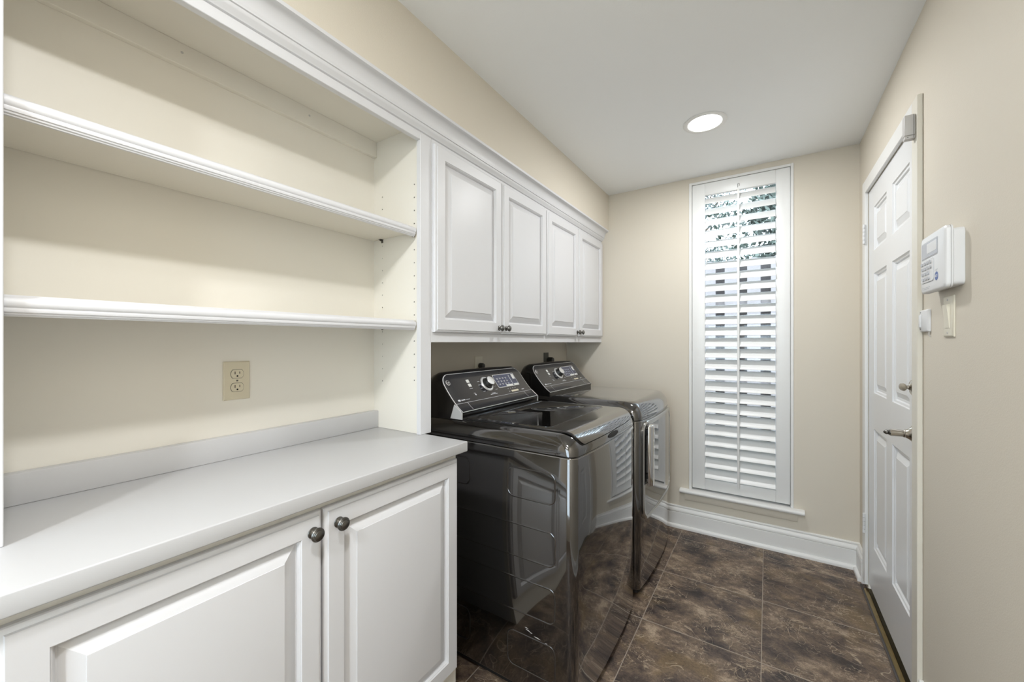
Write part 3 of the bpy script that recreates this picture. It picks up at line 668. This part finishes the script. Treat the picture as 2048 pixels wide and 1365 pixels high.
# power cord and plug
def cord(t, O, y, zt, xw, big, nm_m='dark_plastic'):
    s = 1.45 if big else 1.0
    b = MB(); b.tube([(xw+.03, y, zt-.03*s), (xw+.032, y, zt-.06), (xw+.035, y+.01, zt-.12), (xw+.04, y+.02, zt-.25), (xw+.045, y+.02, .70), (xw+.06, y+.02, .55), (-1.288, y+.02, .5)], .0045*s, 10)
    c = b.build('power_cord', nm_m, t, O, 50)
    b = MB(); b.lathe([(.0165*s, .0), (.017*s, .006), (.0165*s, .02*s), (.0135*s, .026*s), (.006, .028*s)], (xw, y, zt-.014*s), (1, 0, 0), 22); b.box(xw+.002, xw+.024*s, y-.012*s, y+.012*s, zt-.052*s, zt-.014*s, .004, 2); b.build('plug', nm_m, c, O, 40)
cord(wm, WO, 1.803, 1.180, -1.3835, False)

dm, DO, dbow, dout, _ = appliance('clothes_dryer', 2.030, 2.730, .990, .900, 'dark graphite clothes dryer with mirrored door and vertical handle by the window wall', 'dryer', bow=.020)
# dryer door: bright bezel and glossy inner panel following the bowed front
def front_ring(lv, y0, y1, z0, z1, r, n=8):
    ls = []
    for ins, off in lv:
        base = rrect(y0+ins, y1-ins, z0+ins, z1-ins, max(r-ins, .006), n); out = []
        for k, p in enumerate(base):
            q = base[(k+1) % len(base)]; d = math.dist(p, q); c = 1 if d < .04 else 20
            for s_ in range(c): out.append((p[0]+(q[0]-p[0])*s_/c, p[1]+(q[1]-p[1])*s_/c))
        ls.append([(dbow(-.547, y)+off, y, z) for y, z in out])
    return MB().loops(ls, False, False)
dY0, dY1, dZ0, dZ1 = 2.060, 2.715, .375, .890
dd = front_ring([(0, -.001), (0, .010), (.003, .013), (.020, .014), (.024, .012), (.025, .008)], dY0, dY1, dZ0, dZ1, .07).build('dryer_door', 'silver_trim', dm, DO, 40)
m = MB(); iy0, iy1, iz0, iz1, ir = dY0+.0245, dY1-.0245, dZ0+.0245, dZ1-.0245, .048
yl = sorted(set([iy0+ir*(1-math.cos(R(90*k/8))) for k in range(9)]+[iy1-ir*(1-math.cos(R(90*k/8))) for k in range(9)]+[iy0+ir+(iy1-iy0-2*ir)*k/24 for k in range(25)]))
vs, fs = [], []
for y in yl:
    e = min(y-iy0, iy1-y); c = ir-math.sqrt(max(0, ir*ir-(ir-e)**2)) if e < ir else 0
    x = dbow(-.547, y)+.0105; vs += [(x, y, iz0+c), (x, y, iz1-c)]
for i in range(len(yl)-1): fs.append((2*i, 2*i+2, 2*i+3, 2*i+1))
m.add(vs, fs).build('door_panel', 'door_gloss', dd, DO, 60)
# tall chrome handle near the hinge-free side
sec = []
for k in range(13):
    a = R(180*k/12); sec.append((.022*math.sin(a), -.036*math.cos(a)))
hx0, hy = dbow(-.547, 2.13)+.012, 2.122
m = MB(); ls = []
for z, s_ in ((.556, .70), (.559, .92), (.565, 1), (.862, 1), (.868, .92), (.872, .70)):
    ls.append([(hx0+.010+a*s_, hy+c*s_, z) for a, c in sec]+[(hx0+.010-.004, hy+.030*s_, z), (hx0+.010-.004, hy-.030*s_, z)])
m.loops(ls); hd = m.build('door_handle', 'chrome', dd, DO, 40)
for z in (.60, .83): MB().box(hx0-.004, hx0+.012, hy-.012, hy+.012, z-.012, z+.012).build('handle_post', 'dark_plastic', dd, DO)
cord(dm, DO, 2.650, 1.186, -1.3835, True)

# ------------------------------------------------------------------ outlets and plates
def outlet(x, y0, y1, z0, z1, m, label, recept=True, rm=None):
    yc, zc = (y0+y1)/2, (z0+z1)/2
    t = thing('electrical_outlet', (x, yc, z0), label, 'outlet'); O = t.location
    b = MB(); b.rrings(y0, y1, z0, z1, [(0, x+.0003), (0, x+.003), (.003, x+.0055), (.006, x+.006)], True, True); b.build('cover_plate', m, t, O, 30)
    if recept:
        for s_ in (-1, 1):
            zz = zc+s_*.0205; f = MB(); f.loops([[(x+.006+h, yc+a, zz+c) for a, c in [(max(-.0172, min(.0172, .0172*math.cos(t_)*1.0)), max(-.0125, min(.0125, .0172*math.sin(t_)))) for t_ in (2*math.pi*i/40 for i in range(40))]] for h in (-.001, .0016)])
            r = f.build('receptacle', rm or m, t, O, 30)
            g_ = MB(); g_.loops([[(x+.00605, yc+a*1.07, zz+c*1.09) for a, c in [(.0172*math.cos(t_), max(-.0125, min(.0125, .0172*math.sin(t_)))) for t_ in (2*math.pi*i/40 for i in range(40))]]], False, True); g_.build('receptacle_gap', 'outlet_grey', r, O)
            q = MB(); q.box(x+.007, x+.0079, yc-.0075, yc-.0055, zz-.001, zz+.0075); q.box(x+.007, x+.0079, yc+.0055, yc+.0072, zz, zz+.0070)
            q.lathe([(.0026, 0), (.0026, .0019)], (x+.006, yc, zz-.0065), (1, 0, 0), 12); q.build('slots', 'dark_slot', r, O)['kind'] = 'stuff'
        MB().lathe([(.0028, 0), (.0026, .0012), (.001, .0015)], (x+.006, yc, zc), (1, 0, 0), 12).build('screw', 'pewter', t, O, 40)
    else:
        MB().lathe([(.0028, 0), (.0026, .0012), (.001, .0015)], (x+.006, yc, zc+.012), (1, 0, 0), 12).build('screw', 'pewter', t, O, 40)
    return t
outlet(BXB, .5235, .5955, 1.1245, 1.2415, 'almond_plastic', 'almond duplex outlet on the cream back of the bookcase')
outlet(XL, 1.762, 1.832, 1.106, 1.222, 'ivory_plastic', 'ivory outlet plate with a small black plug behind the washing machine', False)
outlet(XL, 2.583, 2.655, 1.106, 1.2235, 'outlet_grey', 'dark grey outlet plate with a large round plug behind the dryer', False)

# ------------------------------------------------------------------ things on the right wall
ls_ = thing('light_switch', (XR, 1.647, 1.316), 'ivory rocker light switch plate below the alarm keypad', 'switch'); O = ls_.location
b = MB(); b.rrings(1.611, 1.683, 1.3165, 1.4345, [(0, XR-.0003), (0, XR-.003), (.003, XR-.0055), (.005, XR-.006)], True, True); b.build('cover_plate', 'ivory_plastic', ls_, O, 30)
b = MB(); b.loops([[(XR-.005, 1.630, 1.341), (XR-.005, 1.664, 1.341), (XR-.005, 1.664, 1.410), (XR-.005, 1.630, 1.410)], [(XR-.007, 1.6305, 1.3415), (XR-.007, 1.6635, 1.3415), (XR-.013, 1.6635, 1.4095), (XR-.013, 1.6305, 1.4095)]]); b.build('rocker', 'ivory_plastic', ls_, O)
for zz in (1.328, 1.423): MB().lathe([(.003, 0), (.0028, .0012), (.001, .0015)], (XR-.006, 1.647, zz), (-1, 0, 0), 12).build('screw', 'grey_plastic', ls_, O, 40)

ak = thing('alarm_keypad', (XR, 1.645, 1.45), 'white alarm keypad with screen and number keys on the wall by the door', 'keypad'); O = ak.location
ay0, ay1, az0, az1 = 1.545, 1.747, 1.4505, 1.6225
b = MB(); b.loops([[(x, y, z) for y, z in rrect(ay0+i, ay1-i, az0+.006+i, az1-.010-i, .012, 5)] for i, x in ((.0, XR-.0003), (.0, XR-.021), (.001, XR-.0215))]); b.build('back_box', 'white_plastic', ak, O, 40)
b = MB(); b.loops([[(x, y, z) for y, z in rrect(ay0+i, ay1-i, az0+i, az1-i, .014, 6)] for i, x in ((.001, XR-.0215), (0, XR-.0225), (0, XR-.034), (.002, XR-.037), (.006, XR-.0385))]); b.build('housing', 'white_plastic', ak, O, 40)
b = MB(); b.loops([[(x, y, z) for y, z in rrect(ay0-.0004+i, ay1+.0004-i, az0-.0004+i, az1+.0004-i, .014, 6)] for i, x in ((0, XR-.0262), (0, XR-.0268))], False, False); b.build('housing_seam', 'outlet_grey', ak, O, 40)
fxk = XR-.0385
def kp(y0, y1, z0, z1, m, name, parent=None, h=.001, r=.002):
    return MB().loops([[(x, y, z) for y, z in rrect(y0, y1, z0, z1, r, 4)] for x in (fxk+.001, fxk-h)]).build(name, m, parent or ak, O, 40)
kp(1.597, 1.733, 1.553, 1.603, 'key_grey', 'screen_bezel', h=.0006, r=.004)
scn = kp(1.600, 1.730, 1.556, 1.600, 'lcd_grey', 'screen', h=.0011, r=.003)
kp(1.604, 1.685, 1.567, 1.596, 'white_plastic', 'screen_field', scn, h=.0014, r=.002)
kp(1.629, 1.736, 1.482, 1.547, 'white_plastic', 'key_cover', h=.0018, r=.010)
kp(1.6275, 1.7375, 1.4805, 1.5485, 'key_grey', 'key_cover_edge', h=.0004, r=.011)
for r_ in range(4):
    for c_ in range(4 if r_ < 2 else 3):
        yy, zz = 1.722-.0235*c_-.003*r_, 1.539-.0155*r_; kp(yy-.0075, yy+.0075, zz-.0045, zz+.0045, 'key_grey', 'key', h=.0042, r=.003)
for k in range(7): kp(1.741-.0, 1.7445, 1.487+.0085*k, 1.490+.0085*k, 'key_grey', 'speaker_slot', h=.0004, r=.001)
bd = MB().loops([[(x, 1.607+.0125*math.cos(t_), 1.4905+.0125*math.sin(t_)) for t_ in (2*math.pi*i/32 for i in range(32))] for x in (fxk+.001, fxk-.0006)]).build('badge', 'badge_blue', ak, O, 40)
mw = Matrix.Translation((fxk-.0007, 1.607, 1.4905)) @ Matrix(((0, 0, -1, 0), (-1, 0, 0, 0), (0, 1, 0, 0), (0, 0, 0, 1)))
text_part('ADT', 'badge_letters', 'white_plastic', .0115, mw, bd, O)
b = MB()
for yy, zz, l in ((1.690, 1.4665, .055), (1.695, 1.4625, .045)): b.box(fxk-.0003, fxk+.001, yy-l/2, yy+l/2, zz-.0009, zz+.0009)
b.box(fxk-.0003, fxk+.001, 1.722, 1.726, 1.461, 1.469); b.box(fxk-.0003, fxk+.001, 1.599, 1.617, 1.509, 1.5105); b.box(fxk-.0003, fxk+.001, 1.601, 1.615, 1.506, 1.5072)
b.build('printed_lines', 'key_grey', ak, O)['kind'] = 'stuff'

ws = thing('wall_sensor', (XR, 1.846, 1.335), 'small white plastic sensor plate on the wall beside the door casing', 'sensor'); O = ws.location
b = MB(); b.loops([[(x, y, z) for y, z in rrect(1.808+i, 1.8835-i, 1.335+i, 1.408-i, .004, 4)] for i, x in ((0, XR-.0003), (0, XR-.006), (.003, XR-.009))]); b.build('plate', 'white_plastic', ws, O, 40)
b = MB(); b.box(XR-.013, XR-.006, 1.868, 1.880, 1.350, 1.392, .002, 2); b.build('contact', 'white_plastic', ws, O, 40)
for zz in (1.344, 1.400): MB().lathe([(.0024, 0), (.002, .001)], (XR-.009, 1.874, zz), (-1, 0, 0), 10).build('screw', 'pewter', ws, O)
b = MB(); b.tube([(XR-.003, 1.815, 1.336), (XR-.004, 1.812, 1.325), (XR-.001, 1.812, 1.318)], .0012, 6); b.build('wire', 'grey_plastic', ws, O)
dsn = thing('door_sensor', (XR-.015, 1.914, 2.008), 'grey box-shaped door sensor mounted high on the door casing', 'sensor'); O = dsn.location
MB().box(XR-.043, XR-.0152, 1.901, 1.928, 2.020, 2.092, .003, 2).build('cover', 'grey_plastic', dsn, O, 40)
MB().box(XR-.042, XR-.0152, 1.902, 1.927, 2.008, 2.0195, .002, 2).build('end_cap', 'grey_plastic', dsn, O, 40)
MB().box(XR-.0205, XR-.0195, 1.9004, 1.9006, 2.009, 2.091).build('seam', 'outlet_grey', dsn, O)
MB().box(XR-.0355, XR-.033, 1.9012, 1.9022, 2.0125, 2.0145).build('slot', 'dark_slot', dsn, O)

# ------------------------------------------------------------------ outside: ground, shadow-box fence, trees
struct(MB().box(-14, 14, YB+TH+.02, 26, -.5, -.32).build('ground', 'lawn'))
fn = thing('fence', (0, 4.78, -.32), 'weathered grey wooden fence with round-topped pickets seen through the shutter', 'fence'); O = fn.location
pk = {}
def picket(loc, m):
    if m not in pk:
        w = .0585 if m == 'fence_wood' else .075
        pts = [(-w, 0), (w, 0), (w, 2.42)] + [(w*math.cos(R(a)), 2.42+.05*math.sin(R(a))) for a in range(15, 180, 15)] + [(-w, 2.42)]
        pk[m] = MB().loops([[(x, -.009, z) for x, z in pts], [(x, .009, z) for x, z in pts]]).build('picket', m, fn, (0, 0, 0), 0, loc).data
    else:
        o = bpy.data.objects.new('picket', pk[m]); COL.objects.link(o); o.parent = fn; o.location = loc
for k in range(-13, 16):
    picket((.204*k-.319, -.045, .02), 'fence_wood'); picket((.204*k-.217, .055, -.03), 'fence_wood_shaded')
for zz in (.35, 1.2, 2.0): MB().box(-2.9, 3.4, 4.775, 4.815, zz-.32, zz-.23).build('fence_rail', 'fence_wood', fn, O)
def tree(x, y, h, rad, n, m, label, seed):
    rg = random.Random(seed); t = thing('tree', (x, y, -.32), label, 'tree', 'trees beyond the fence'); O = t.location
    b = MB(); b.tube([(x, y, -.32), (x+.05, y, h*.25), (x-.05, y+.05, h*.5), (x, y, h*.85)], [.13, .11, .08, .03], 9)
    for k in range(7):
        a = rg.uniform(0, 6.28); z = h*rg.uniform(.3, .7); L_ = rad*rg.uniform(.5, .9)
        b.tube([(x, y, z), (x+L_*.5*math.cos(a), y+L_*.5*math.sin(a), z+.35), (x+L_*math.cos(a), y+L_*math.sin(a), z+.9)], [.05, .03, .012], 6)
    b.build('trunk', 'bark', t, O, 60)
    vs, fs = [], []; cl = [(x+rg.gauss(0, rad*.42), y+rg.gauss(0, rad*.42), rg.uniform(h*.38, h*1.02), rg.uniform(.25, .6)) for _ in range(46)]
    for _ in range(n):
        c = rg.choice(cl); d = Vector((rg.gauss(0, 1), rg.gauss(0, 1), rg.gauss(0, .8))).normalized()*c[3]*rg.random()**.4
        p = Vector(c[:3])+d; u = Vector((rg.gauss(0, 1), rg.gauss(0, 1), rg.gauss(0, 1))).normalized(); w = u.orthogonal().normalized(); l = rg.uniform(.035, .075)
        k = len(vs); vs += [(p-u*l)[:], (p+w*l*.45)[:], (p+u*l)[:], (p-w*l*.45)[:]]; fs.append((k, k+1, k+2, k+3))
    MB().add(vs, fs).build('foliage', m, t, O)['kind'] = 'stuff'
tree(.50, 7.4, 5.2, 1.05, 9000, 'leaf', 'leafy green tree beyond the fence, at the right of the window view', 1)
tree(-1.95, 12.4, 6.6, 1.3, 9000, 'leaf_dark', 'darker leafy tree farther beyond the fence, at the left of the window view', 2)
tree(4.6, 11.5, 5.6, 1.4, 4000, 'leaf', 'leafy tree far off to the right beyond the fence', 3)
